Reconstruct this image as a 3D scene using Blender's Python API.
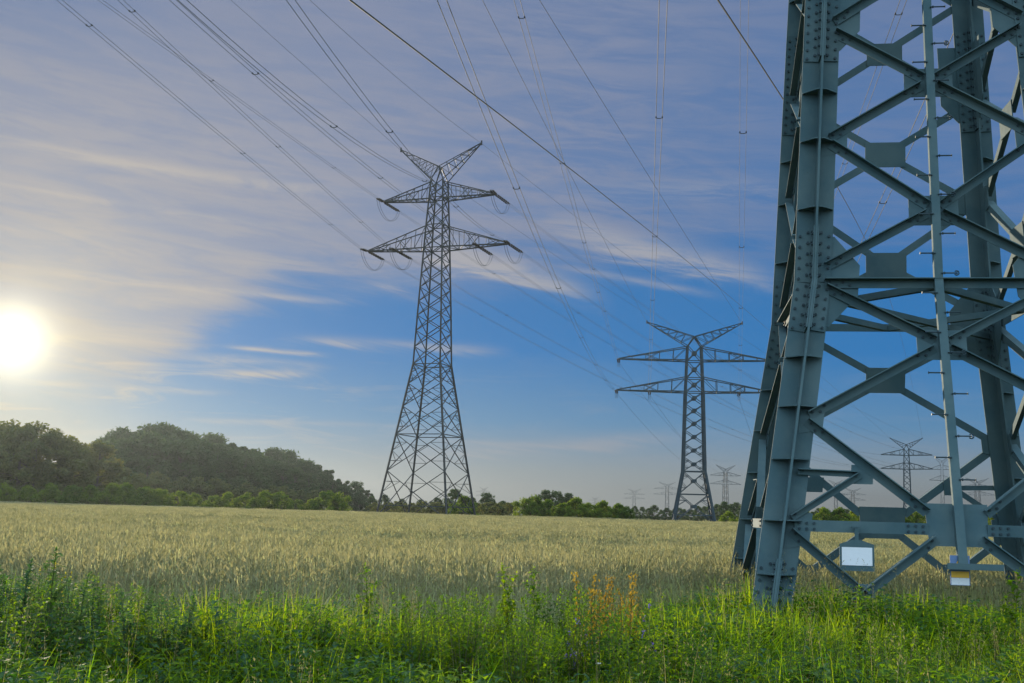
import bpy, math, random
import numpy as np
from mathutils import Vector as V, Matrix

random.seed(11)
RNG = np.random.default_rng(11)
S = bpy.context.scene
for o in list(bpy.data.objects):
    bpy.data.objects.remove(o)
COL = S.collection

# ------------------------------------------------------------------ camera
F, ROLL, HY, EYE = 1150.0, math.radians(1.6), 511.5, 1.6
PITCH = math.atan((HY - 341.5) / F)
fw = V((0, math.cos(PITCH), math.sin(PITCH)))
r0 = V((1, 0, 0)); u0 = V((0, -math.sin(PITCH), math.cos(PITCH)))
RT = r0 * math.cos(ROLL) + u0 * math.sin(ROLL)
UP = u0 * math.cos(ROLL) - r0 * math.sin(ROLL)
cam = bpy.data.cameras.new('camera'); cam_o = bpy.data.objects.new('camera', cam); COL.objects.link(cam_o)
cam.sensor_width = 36.0; cam.lens = F * 36.0 / 1024.0
cam.clip_start = 0.1; cam.clip_end = 20000
m = Matrix((RT, UP, -fw)).transposed().to_4x4(); m.translation = (0, 0, EYE)
cam_o.matrix_world = m
S.camera = cam_o

def ray(px, py):
    return fw + RT * ((px - 512) / F) - UP * ((py - 341.5) / F)
def at(px, py, Y):                       # the point seen at a pixel, Y metres away
    d = ray(px, py); return V((0, 0, EYE)) + d * (Y / d.y)

# ------------------------------------------------------------------ light, sky, exposure
SUN = ray(12, 340).normalized()
SUN_EL = math.asin(SUN.z); SUN_AZ = math.atan2(SUN.x, SUN.y)
sl = bpy.data.lights.new('sun', 'SUN'); sl.energy = 4.3; sl.angle = math.radians(0.6); sl.color = (1.0, 0.84, 0.62)
so = bpy.data.objects.new('sun', sl); COL.objects.link(so)
so.rotation_euler = SUN.to_track_quat('Z', 'Y').to_euler(); so.location = SUN * 400
S.view_settings.view_transform = 'Standard'; S.view_settings.look = 'None'
S.view_settings.gamma = 1.0; S.view_settings.use_curve_mapping = False
S.view_settings.exposure = 1.02
S.cycles.use_denoising = True
S.cycles.max_bounces = 8; S.cycles.transparent_max_bounces = 8; S.cycles.volume_bounces = 0
S.cycles.sample_clamp_indirect = 6.0

class NT:
    """small helper to write node trees as expressions"""
    def __init__(s, tree):
        s.t = tree
    def node(s, kind, **kw):
        n = s.t.nodes.new(kind)
        for k, v in kw.items(): setattr(n, k, v)
        return n
    def put(s, sock, v):
        if v is None: return
        if isinstance(v, bpy.types.NodeSocket): s.t.links.new(v, sock)
        else: sock.default_value = v
    def math(s, op, a, b=None, c=None, clamp=False):
        n = s.node('ShaderNodeMath', operation=op); n.use_clamp = clamp
        s.put(n.inputs[0], a)
        if b is not None: s.put(n.inputs[1], b)
        if c is not None: s.put(n.inputs[2], c)
        return n.outputs[0]
    def ramp01(s, v, lo, hi):            # smooth 0..1
        n = s.node('ShaderNodeMapRange', interpolation_type='SMOOTHSTEP')
        s.put(n.inputs[0], v); n.inputs[1].default_value = lo; n.inputs[2].default_value = hi
        n.inputs[3].default_value = 0; n.inputs[4].default_value = 1
        return n.outputs[0]
    def mix(s, f, a, b, blend='MIX'):
        n = s.node('ShaderNodeMix', data_type='RGBA', blend_type=blend)
        s.put(n.inputs[0], f); s.put(n.inputs[6], a); s.put(n.inputs[7], b)
        return n.outputs[2]
    def noise(s, vec, scale, detail=4, rough=.55, dist=0.0):
        n = s.node('ShaderNodeTexNoise'); s.put(n.inputs['Vector'], vec)
        n.inputs['Scale'].default_value = scale; n.inputs['Detail'].default_value = detail
        n.inputs['Roughness'].default_value = rough; n.inputs['Distortion'].default_value = dist
        return n.outputs[0]
    def comb(s, x, y, z):
        n = s.node('ShaderNodeCombineXYZ'); s.put(n.inputs[0], x); s.put(n.inputs[1], y); s.put(n.inputs[2], z)
        return n.outputs[0]

SKY_STRENGTH = 0.05
world = bpy.data.worlds.new('World'); S.world = world; world.use_nodes = True
def build_sky():
    t = world.node_tree; t.nodes.clear(); N = NT(t)
    sky = N.node('ShaderNodeTexSky', sky_type='NISHITA'); sky.sun_disc = False
    sky.sun_elevation = SUN_EL; sky.sun_rotation = SUN_AZ
    sky.altitude = 50; sky.air_density = 1.0; sky.dust_density = 0.1; sky.ozone_density = 2.5
    tc = N.node('ShaderNodeTexCoord'); d = tc.outputs['Generated']
    sp = N.node('ShaderNodeSeparateXYZ'); N.put(sp.inputs[0], d)
    x, y, z = sp.outputs
    az = N.math('MULTIPLY', N.math('ARCTAN2', x, y), 57.29578)      # degrees, 0 = straight ahead
    el = N.math('MULTIPLY', N.math('ARCSINE', z), 57.29578)
    add, mul, sub = (lambda *q: N.math('ADD', *q)), (lambda *q: N.math('MULTIPLY', *q)), (lambda *q: N.math('SUBTRACT', *q))
    # clear air, paler and greyer towards the horizon
    ramp = N.node('ShaderNodeValToRGB'); N.put(ramp.inputs[0], N.math('DIVIDE', el, 40.0, clamp=True))
    stops = [(0, (.235, .258, .272)), (.05, (.185, .228, .265)), (.11, (.066, .176, .320)), (.20, (.012, .122, .325)), (.34, (.018, .108, .285)), (.62, (.060, .115, .240)), (1, (.16, .22, .34))]
    e = ramp.color_ramp.elements
    e[0].position = 0; e[1].position = 1
    for p, c in stops[1:-1]: e.new(p)
    for k, (p, c) in enumerate(stops): e[k].position = p; e[k].color = (*c, 1)
    nis = N.mix(1.0, sky.outputs[0], (SKY_STRENGTH * .55, SKY_STRENGTH * .85, SKY_STRENGTH * 1.25, 1), 'MULTIPLY')
    base = N.mix(.06, ramp.outputs[0], nis)
    # angle to the sun
    dp = N.node('ShaderNodeVectorMath', operation='DOT_PRODUCT'); N.put(dp.inputs[0], d); dp.inputs[1].default_value = SUN
    ang = mul(N.math('ARCCOSINE', N.math('MINIMUM', dp.outputs['Value'], 0.999999)), 57.29578)
    def fall(w, p=1.0): return N.math('EXPONENT', mul(N.math('POWER', N.math('DIVIDE', ang, w), p), -1.0))
    g1, g2, g3 = fall(1.25, 1.6), fall(3.6), fall(12.0)
    # high cirrus veil and level streaks
    A = N.comb(mul(az, .040), mul(add(el, mul(az, .035)), .26), 0.0)
    A2 = N.comb(mul(add(az, mul(el, .5)), .042), mul(add(el, mul(az, .10)), .27), 3.3)
    n_big, n_str, n_wisp = N.noise(A, 1.2, 3, .5, .5), N.noise(A, 4.2, 7, .60, .9), N.noise(A2, 3.0, 8, .64, 1.1)
    T = add(add(4.2, mul(N.ramp01(az, -19.5, -11), 5.9)), mul(N.ramp01(az, -6, 8), 1.6))
    veil = N.ramp01(sub(add(el, mul(sub(n_big, .5), 3.2)), add(T, mul(sub(n_wisp, .5), -3.5))), -.8, 2.6)
    fade_r = mul(sub(1.0, mul(N.ramp01(az, 0, 17), .58)), sub(1.0, mul(mul(N.ramp01(az, -14, -25), N.ramp01(el, 19, 25)), .55)))
    tex = N.ramp01(add(mul(n_wisp, .55), mul(n_str, .45)), .38, .62)
    veil = mul(mul(veil, fade_r), add(add(.42, mul(N.ramp01(az, 3, -9), .30)), mul(tex, sub(.58, mul(N.ramp01(az, 3, -9), .32)))))
    cov = veil; white = None
    low = mul(N.ramp01(n_str, .50, .70), mul(N.ramp01(el, .8, 3.0), N.ramp01(el, 9.0, 5.0)))
    white = mul(low, add(.12, mul(N.ramp01(az, 0, -20), .45)))
    H0 = lambda px: 497.2 + .0279 * px
    for x0, y0, x1, y1, w, k in STREAKS:
        a0, a1 = (x0 - 512) * .0498, (x1 - 512) * .0498; e0, e1 = (H0(x0) - y0) * .0498, (H0(x1) - y1) * .0498
        sl_ = (e1 - e0) / (a1 - a0)
        line = add(e0, mul(sub(az, a0), sl_)); off = N.math('DIVIDE', sub(add(el, mul(sub(n_wisp, .5), w * 3.0)), line), w)
        body = N.math('EXPONENT', mul(mul(off, off), -1.0)); r = (a1 - a0) * .28
        win = mul(N.ramp01(az, a0 - r * .4, a0 + r), N.ramp01(az, a1 + r * .4, a1 - r))
        white = add(white, mul(mul(body, win), mul(k, add(.35, mul(N.ramp01(n_wisp, .38, .62), .8)))))
    warm = mul(mul(N.ramp01(el, 9.5, 2.0), N.ramp01(az, -13, -25)), .50)   # creamy air low under the sun
    white = N.math('MINIMUM', N.math('MAXIMUM', white, 0.0), .9)
    cloud = N.mix(fall(8.5), (.152, .180, .268, 1), (.290, .265, .235, 1))
    cloud = N.mix(mul(n_str, .5), cloud, N.mix(mul(N.ramp01(az, 6, -14), N.ramp01(el, 24, 15)), (.105, .140, .230, 1), (.262, .256, .270, 1)))
    col = N.mix(cov, base, cloud)
    col = N.mix(white, col, N.mix(g3, (.225, .240, .285, 1), (.42, .35, .25, 1)))
    col = N.mix(warm, col, (.36, .315, .22, 1))
    col = N.mix(1.0, col, (DIM, DIM, DIM, 1), 'MULTIPLY')
    # added fill, out of view: sky brightened overhead and behind to lift shaded faces
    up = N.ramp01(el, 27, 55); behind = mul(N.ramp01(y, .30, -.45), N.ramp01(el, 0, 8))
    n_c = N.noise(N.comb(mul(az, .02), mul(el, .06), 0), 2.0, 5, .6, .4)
    fill_sky = N.mix(n_c, (BACK_FILL * .48, BACK_FILL * .78, BACK_FILL * 1.06, 1), (BACK_FILL * .78, BACK_FILL * .92, BACK_FILL * 1.02, 1))
    col = N.mix(N.math('MAXIMUM', mul(up, .8), behind), col, fill_sky)
    def glow(c, g, k): return N.mix(1.0, c, N.mix(1.0, (k[0], k[1], k[2], 1), N.comb(g, g, g), 'MULTIPLY'), 'ADD')
    col = glow(col, g1, (.75, .70, .55)); col = glow(col, g2, (.22, .175, .08)); col = glow(col, g3, (.016, .012, .003))
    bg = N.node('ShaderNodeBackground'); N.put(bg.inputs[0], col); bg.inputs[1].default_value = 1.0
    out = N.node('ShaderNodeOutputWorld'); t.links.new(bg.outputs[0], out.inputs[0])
BACK_FILL = 1.0; DIM = .77
STREAKS = [(-60, 168, 420, 204, .26, .6), (290, 343, 500, 352, .26, .65), (205, 379, 318, 377, .20, .85), (190, 362, 330, 371, .22, .5),
           (200, 424, 400, 428, .12, .6), (380, 462, 690, 436, .38, .45), (540, 222, 780, 290, .70, .8), (400, 235, 600, 300, .6, .75), (330, 300, 520, 262, .35, .4),
           (560, 192, 790, 196, .5, .30), (40, 352, 200, 340, .5, .35), (120, 312, 240, 300, .5, .30), (-60, 250, 330, 268, .5, .22), (-40, 208, 300, 236, .14, .35), (40, 288, 360, 306, .16, .45), (400, 254, 540, 290, .16, .8), (560, 268, 720, 300, .18, .5), (230, 352, 330, 358, .10, .7), (20, 392, 240, 398, .14, .4), (-40, 436, 260, 441, .16, .35), (420, 440, 620, 452, .14, .4)]
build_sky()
world.cycles.sampling_method = 'MANUAL'; world.cycles.sample_map_resolution = 512

# ------------------------------------------------------------------ materials
def mat(name):
    M = bpy.data.materials.new(name); M.use_nodes = True
    return M, NT(M.node_tree), M.node_tree.nodes['Principled BSDF']
def objco(N):
    return N.node('ShaderNodeTexCoord').outputs['Object']
def steel(name, c1, c2, rust=(.12, .06, .03), rough=.55, amount=.5, scale=3.0, metal=0.0):
    M, N, B = mat(name); co = objco(N)
    n1 = N.noise(co, scale, 6, .6); n2 = N.noise(co, scale * 9, 5, .7)
    c = N.mix(N.ramp01(n1, .35, .65), (*c1, 1), (*c2, 1))
    c = N.mix(N.math('MULTIPLY', N.ramp01(n2, .60, .75), amount), c, (*rust, 1))
    oi = N.node('ShaderNodeObjectInfo').outputs['Random']; strk = N.noise(co, scale * .35, 3, .5)
    tone = N.math('ADD', .80, N.math('ADD', N.math('MULTIPLY', oi, .22), N.math('MULTIPLY', strk, .36)))
    c = N.mix(1.0, c, N.comb(tone, tone, tone), 'MULTIPLY')
    N.put(B.inputs['Base Color'], c); B.inputs['Metallic'].default_value = metal; B.inputs['Specular IOR Level'].default_value = .12
    N.put(B.inputs['Roughness'], N.math('ADD', rough - .12, N.math('MULTIPLY', n2, .25)))
    bp = N.node('ShaderNodeBump'); bp.inputs['Strength'].default_value = .12; bp.inputs['Distance'].default_value = .01
    N.put(bp.inputs['Height'], n2); N.t.links.new(bp.outputs[0], B.inputs['Normal'])
    return M
def leafy(name, c1, c2, trans=.45, tcol=None, rough=.6, rnd=.35, scale=.6):
    """leaf surface: reflects and lets light through"""
    M, N, B = mat(name); t = N.t; co = N.node('ShaderNodeNewGeometry').outputs['Position']
    n = N.noise(co, scale, 3, .6); oi = N.node('ShaderNodeObjectInfo').outputs['Random']
    pi = N.node('ShaderNodeNewGeometry').outputs['Random Per Island']
    f = N.math('ADD', N.math('MULTIPLY', n, .5), N.math('ADD', N.math('MULTIPLY', oi, rnd), N.math('MULTIPLY', pi, .3)))
    c = N.mix(N.ramp01(f, .2, .85), (*c1, 1), (*c2, 1))
    N.put(B.inputs['Base Color'], c); B.inputs['Roughness'].default_value = rough
    B.inputs['Specular IOR Level'].default_value = .10
    tr = N.node('ShaderNodeBsdfTranslucent')
    k = tcol or (2.0, 2.0, .9)
    N.put(tr.inputs[0], N.mix(1.0, c, (*k, 1), 'MULTIPLY'))
    mx = N.node('ShaderNodeMixShader'); mx.inputs[0].default_value = trans
    t.links.new(B.outputs[0], mx.inputs[1]); t.links.new(tr.outputs[0], mx.inputs[2])
    t.links.new(mx.outputs[0], t.nodes['Material Output'].inputs[0])
    return M
def plain(name, c, rough=.5, metal=0.0, vary=.15, scale=20):
    M, N, B = mat(name); n = N.noise(objco(N), scale, 4, .6)
    d = tuple(max(0, v * (1 - vary * 2)) for v in c)
    N.put(B.inputs['Base Color'], N.mix(n, (*d, 1), (*c, 1)))
    B.inputs['Roughness'].default_value = rough; B.inputs['Metallic'].default_value = metal
    return M
M_PAINT = steel('grey green tower paint', (.046, .086, .100), (.070, .110, .118), (.052, .070, .066), .78, .6, 1.6)
M_BOLT = steel('bolt steel', (.022, .040, .05), (.035, .055, .065), rough=.5)
M_GALV = steel('weathered pylon steel', (.020, .024, .026), (.034, .038, .040), (.05, .035, .022), .6, .4, .4)
M_PYB = steel('blue grey pylon paint', (.016, .032, .042), (.028, .046, .056), (.03, .03, .03), .55, .3, .4)
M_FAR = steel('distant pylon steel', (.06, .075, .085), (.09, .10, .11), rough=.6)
M_INS = plain('brown insulator porcelain', (.045, .035, .03), .85)
M_WIRE = plain('dull aluminium wire', (.13, .135, .14), .8, 0, .1, 2)
M_EARTH = plain('dark steel earth wire', (.05, .055, .06), .8, 0, .1, 2)
M_WHITE = plain('white sign enamel', (.70, .72, .76), .4, 0, .04)
M_YELLOW = plain('yellow sign enamel', (.75, .42, .03), .4, 0, .05)
M_BLUE = plain('blue sign enamel', (.10, .18, .34), .4, 0, .05)
M_BLACK = plain('black sign print', (.02, .02, .02), .5, 0, .05)
M_BARK = plain('dark bark', (.09, .075, .055), .9, 0, .3, 3)
M_CREAM = plain('weathered concrete', (.42, .40, .36), .85, 0, .2, 6)
M_LEAF_DARK = leafy('dark woodland leaves', (.026, .050, .020), (.050, .082, .028), .30, (1.6, 1.6, .8))
M_LEAF_MID = leafy('woodland edge leaves', (.046, .066, .028), (.085, .105, .036), .42, (2.4, 1.9, .7))  # lighter olive put into the colour to stand for sun flare on left trees
M_LEAF_BUSH = leafy('bush leaves', (.026, .060, .014), (.075, .118, .018), .50, (3.0, 2.5, .5))
M_GRASS = leafy('grass blades', (.036, .125, .016), (.120, .190, .012), .62, (3.2, 2.5, .35), .6, .4, .35)
M_HAY = leafy('seeding grass', (.20, .19, .09), (.30, .27, .13), .35, (1.3, 1.2, .8), .8)
M_WEED = leafy('weed leaves', (.024, .085, .022), (.090, .160, .014), .58, (3.2, 2.6, .4), .7, .4, 1.2)
M_WEEDB = leafy('grey green weed leaves', (.026, .075, .048), (.065, .122, .046), .48, (2.4, 2.2, .8), .75, .4, 1.2)
M_STEM = leafy('weed stems', (.075, .11, .035), (.12, .13, .05), .15)
M_DOCK = leafy('rusty dock seed', (.20, .12, .025), (.30, .215, .035), .40, (1.6, 1.4, .6))
M_EAR = leafy('wheat ears', (.195, .195, .10), (.305, .290, .17), .42, (1.3, 1.25, .9), .7, .5, .12)
M_STRAW = leafy('wheat stalks and leaves', (.27, .315, .19), (.39, .40, .235), .50, (1.6, 1.5, .9), .7, .5, .12)
M_FLOWER = plain('white flower heads', (.75, .75, .70), .7, 0, .1)
M_PURPLE = plain('violet flower heads', (.20, .10, .42), .7, 0, .1)
M_YFL = plain('yellow flower heads', (.72, .52, .03), .7, 0, .1)

# ------------------------------------------------------------------ mesh helpers
class MB:
    def __init__(s): s.v = []; s.f = []; s.m = []
    def add(s, vs, fs, mi=0):
        b = len(s.v); s.v += [tuple(p) for p in vs]; s.f += [tuple(b + i for i in f) for f in fs]; s.m += [mi] * len(fs)
    def frame(s, a, b, up):
        d = (b - a).normalized(); w = d.cross(up)
        if w.length < 1e-4: w = d.cross(V((1, 0, 0)))
        w.normalize(); return d, w, w.cross(d).normalized()
    def bar(s, a, b, w, h, up=V((0, 0, 1)), ow=0.0, oh=0.0, mi=0):
        """box beam from a to b, w across, h along 'up', shifted by ow / oh"""
        a, b = V(a), V(b); d, x, y = s.frame(a, b, V(up))
        vs = []
        for p in (a, b):
            for sx, sy in ((-1, -1), (1, -1), (1, 1), (-1, 1)):
                vs.append(p + x * (sx * w / 2 + ow) + y * (sy * h / 2 + oh))
        s.add(vs, [(0, 3, 2, 1), (4, 5, 6, 7), (0, 1, 5, 4), (1, 2, 6, 5), (2, 3, 7, 6), (3, 0, 4, 7)], mi)
    def angle(s, a, b, w, t, n, up, mi=0):
        """L section: one leg flat in the plane with normal n, the other sticking out along n at its upper edge"""
        a, b = V(a), V(b); d = (b - a).normalized(); n = V(n); e = n.cross(d).normalized()
        if e.dot(V(up)) < 0: e = -e
        prof = [(-w / 2, 0), (w / 2, 0), (w / 2, w), (w / 2 - t, w), (w / 2 - t, t), (-w / 2, t)]
        vs = [p + e * q[0] + n * q[1] for p in (a, b) for q in prof]
        k = len(prof)
        fs = [(i, (i + 1) % k, k + (i + 1) % k, k + i) for i in range(k)] + [tuple(range(k)), tuple(range(2 * k - 1, k - 1, -1))]
        s.add(vs, fs, mi)
    def plate(s, pts, n, t, mi=0):
        n = V(n); k = len(pts); vs = [V(p) for p in pts] + [V(p) + n * t for p in pts]
        s.add(vs, [tuple(range(k - 1, -1, -1)), tuple(range(k, 2 * k))] + [(i, (i + 1) % k, k + (i + 1) % k, k + i) for i in range(k)], mi)
    def tube(s, pts, r, n=5, cap=True, mi=0):
        pts = [V(p) for p in pts]; rs = r if isinstance(r, (list, tuple)) else [r] * len(pts); rings = []
        for i, p in enumerate(pts):
            d = (pts[min(i + 1, len(pts) - 1)] - pts[max(i - 1, 0)]).normalized()
            x = d.cross(V((0, 0, 1)));
            if x.length < 1e-3: x = d.cross(V((1, 0, 0)))
            x.normalize(); y = x.cross(d)
            rings.append([p + (x * math.cos(k * math.tau / n) + y * math.sin(k * math.tau / n)) * rs[i] for k in range(n)])
        fs = [(i * n + k, i * n + (k + 1) % n, (i + 1) * n + (k + 1) % n, (i + 1) * n + k) for i in range(len(pts) - 1) for k in range(n)]
        if cap: fs += [tuple(range(n - 1, -1, -1)), tuple((len(pts) - 1) * n + k for k in range(n))]
        s.add([p for q in rings for p in q], fs, mi)
    def bolt(s, p, n, r=.019, h=.022, mi=0):
        s.tube([V(p), V(p) + V(n) * h], r, 6, True, mi)
    def mesh(s, name, mats):
        me = bpy.data.meshes.new(name); me.from_pydata(s.v, [], s.f)
        for M in (mats if isinstance(mats, (list, tuple)) else [mats]): me.materials.append(M)
        if any(s.m): me.polygons.foreach_set('material_index', s.m)
        me.update(); return me
    def build(s, name, mats, parent=None):
        return put(name, s.mesh(name, mats), parent)
def put(name, me, parent=None):
    o = bpy.data.objects.new(name, me); COL.objects.link(o)
    if parent: o.parent = parent
    return o
def tag(o, label=None, cat=None, group=None, kind=None):
    if label: o['label'] = label
    if cat: o['category'] = cat
    if group: o['group'] = group
    if kind: o['kind'] = kind
    return o
def empty(name, loc=(0, 0, 0), rz=0.0):
    o = bpy.data.objects.new(name, None); COL.objects.link(o); o.location = loc; o.rotation_euler = (0, 0, rz); o.empty_display_size = .3
    return o
def copy_tree(o, parent=None):
    c = o.copy(); COL.objects.link(c)
    if parent: c.parent = parent
    for ch in list(o.children): copy_tree(ch, c)
    return c

# ------------------------------------------------------------------ ground
def ground():
    M, N, B = mat('field soil and meadow'); g = N.node('ShaderNodeNewGeometry').outputs['Position']
    n1 = N.noise(g, .05, 5, .6); n2 = N.noise(g, 2.5, 6, .7)
    c = N.mix(N.ramp01(n1, .35, .65), (.075, .085, .035, 1), (.11, .095, .05, 1))
    c = N.mix(N.ramp01(n2, .45, .7), c, (.05, .042, .028, 1))
    N.put(B.inputs['Base Color'], c); B.inputs['Roughness'].default_value = .95; B.inputs['Specular IOR Level'].default_value = 0
    b = MB(); R = 3300
    xs = [-R, -600, -150, -40, 0, 40, 150, 600, R]; ys = [-300, -40, 0, 20, 60, 180, 600, R]
    vs = [(x, y, 0) for y in ys for x in xs]; k = len(xs)
    b.add(vs, [(j * k + i, j * k + i + 1, (j + 1) * k + i + 1, (j + 1) * k + i) for j in range(len(ys) - 1) for i in range(k - 1)])
    tag(b.build('ground', M), kind='structure')
ground()

def haze(density):
    M = bpy.data.materials.new('thin evening haze'); M.use_nodes = True; t = M.node_tree; t.nodes.clear()
    vol = t.nodes.new('ShaderNodeVolumePrincipled'); vol.inputs['Density'].default_value = density
    vol.inputs['Color'].default_value = (.125, .145, .165, 1); vol.inputs['Anisotropy'].default_value = .67
    out = t.nodes.new('ShaderNodeOutputMaterial'); t.links.new(vol.outputs[0], out.inputs['Volume'])
    b = MB(); x, y0, y1, z0, z1 = 3400, -400, 3400, -1, 74
    b.add([(-x, y0, z0), (x, y0, z0), (x, y1, z0), (-x, y1, z0), (-x, y0, z1), (x, y0, z1), (x, y1, z1), (-x, y1, z1)],
          [(0, 3, 2, 1), (4, 5, 6, 7), (0, 1, 5, 4), (1, 2, 6, 5), (2, 3, 7, 6), (3, 0, 4, 7)])
    o = b.build('haze', M); tag(o, kind='stuff')
haze(0.00027)

# ------------------------------------------------------------------ the near tower
TX, TY, TH, ZK, AK, BK, AL, AU, BL_, BU = 5.646, 16.130, .1393, 4.640, 1.543, 1.718, .1526, .0518, .2351, .063
TOPZ = 13.4
def half(z):
    if z < ZK: return AK + (ZK - z) * AL, BK + (ZK - z) * BL_
    return AK + (ZK - z) * AU, BK + (ZK - z) * BU
def corner(sx, sy, z):
    a, b = half(z); return V((sx * a, sy * b, z))
TOWER = empty('lattice_tower', (TX, TY, 0), -TH)
tag(TOWER, 'huge grey green steel tower base close by on the right with bolted crossing braces', 'pylon')
FACES = {'front': ((-1, -1), (1, -1), V((0, -1, 0))), 'back': ((1, 1), (-1, 1), V((0, 1, 0))),
         'left': ((-1, 1), (-1, -1), V((-1, 0, 0))), 'right': ((1, -1), (1, 1), V((1, 0, 0)))}
ARM, TH_ = .235, .028
def tower_leg(sx, sy):
    b = MB()
    levels = [-.3, ZK, TOPZ]
    c = [corner(sx, sy, z) for z in levels]
    for i in range(2):
        d = V((1, 0, 0))
        b.bar(c[i], c[i + 1], ARM * 2, TH_, up=V((0, 1, 0)))           # flanges along the front face
        for sg in (-1, 1):                                             # flanges square to it
            b.bar(c[i] + V((0, sg * (TH_ / 2 + .002), 0)), c[i + 1] + V((0, sg * (TH_ / 2 + .002), 0)), TH_, ARM - TH_ / 2, up=V((0, 1, 0)), oh=sg * (ARM - TH_ / 2) / 2)
    leg = b.build('corner_leg', M_PAINT, TOWER)
    zs = [.95, 1.58, 2.32, 2.98, 3.62, 5.62, 6.56, 7.25, 9.9, 10.7, 11.6]
    for z in zs:                                                       # stiffeners between the flanges
        p = corner(sx, sy, z); q = .02
        for ax, ay in ((sx, sy), (-sx, sy), (sx, -sy)):
            st = MB()
            st.plate([p + V((ax * q, ay * q, 0)), p + V((ax * (ARM - .012), ay * q, 0)), p + V((ax * (ARM - .012), ay * .06, 0)), p + V((ax * .06, ay * (ARM - .012), 0)), p + V((ax * q, ay * (ARM - .012), 0))][:: (1 if ax * ay > 0 else -1)], V((0, 0, 1)), .014)
            st.build('stiffener_plate', M_PAINT, leg)
    for z0, z1 in ((.42, 1.12), (3.98, 5.36), (7.72, 9.35)):           # bolted splices
        for za, zb in (((z0, ZK - .005), (ZK + .005, z1)) if z0 < ZK < z1 else ((z0, z1),)):
            A, B = corner(sx, sy, za), corner(sx, sy, zb); n = max(2, int((zb - za) / .125))
            for wx, wy in ((1, 0), (-1, 0), (0, 1), (0, -1)):          # one pair of cover plates per flange, with its bolts
                sp = MB(); c_ = V((wx * ARM * .54, wy * (ARM * .54 + .01), 0)); nx, ny = abs(wy), abs(wx)
                for sf in (-1, 1):
                    o = c_ + V((nx * sf, ny * sf, 0)) * (TH_ / 2 + .011)
                    if wx: sp.bar(A + o, B + o, ARM * .80, .017, up=V((0, 1, 0)))
                    else: sp.bar(A + o, B + o, .017, ARM * .80, up=V((0, 1, 0)))
                    for i in range(n):
                        for j, off in enumerate((.085, .185)):
                            if sf > 0 and wx: continue
                            q = corner(sx, sy, za + (i + (.32 if j else .68)) * (zb - za) / n) + V((wx * off, wy * off, 0)) + V((nx * sf, ny * sf, 0)) * (TH_ / 2 + .018)
                            sp.bolt(q, (nx * sf, ny * sf, 0), mi=1)
                sp.build('splice_plate', [M_PAINT, M_BOLT], leg)
    ft = MB(); p = corner(sx, sy, 0)
    ft.plate([p + V((x * .42, y * .42, -.25)) for x, y in ((-1, -1), (1, -1), (1, 1), (-1, 1))], (0, 0, 1), .42)
    ft.build('concrete_footing', M_CREAM, TOWER)
for sx in (-1, 1):
    for sy in (-1, 1): tower_leg(sx, sy)

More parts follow.
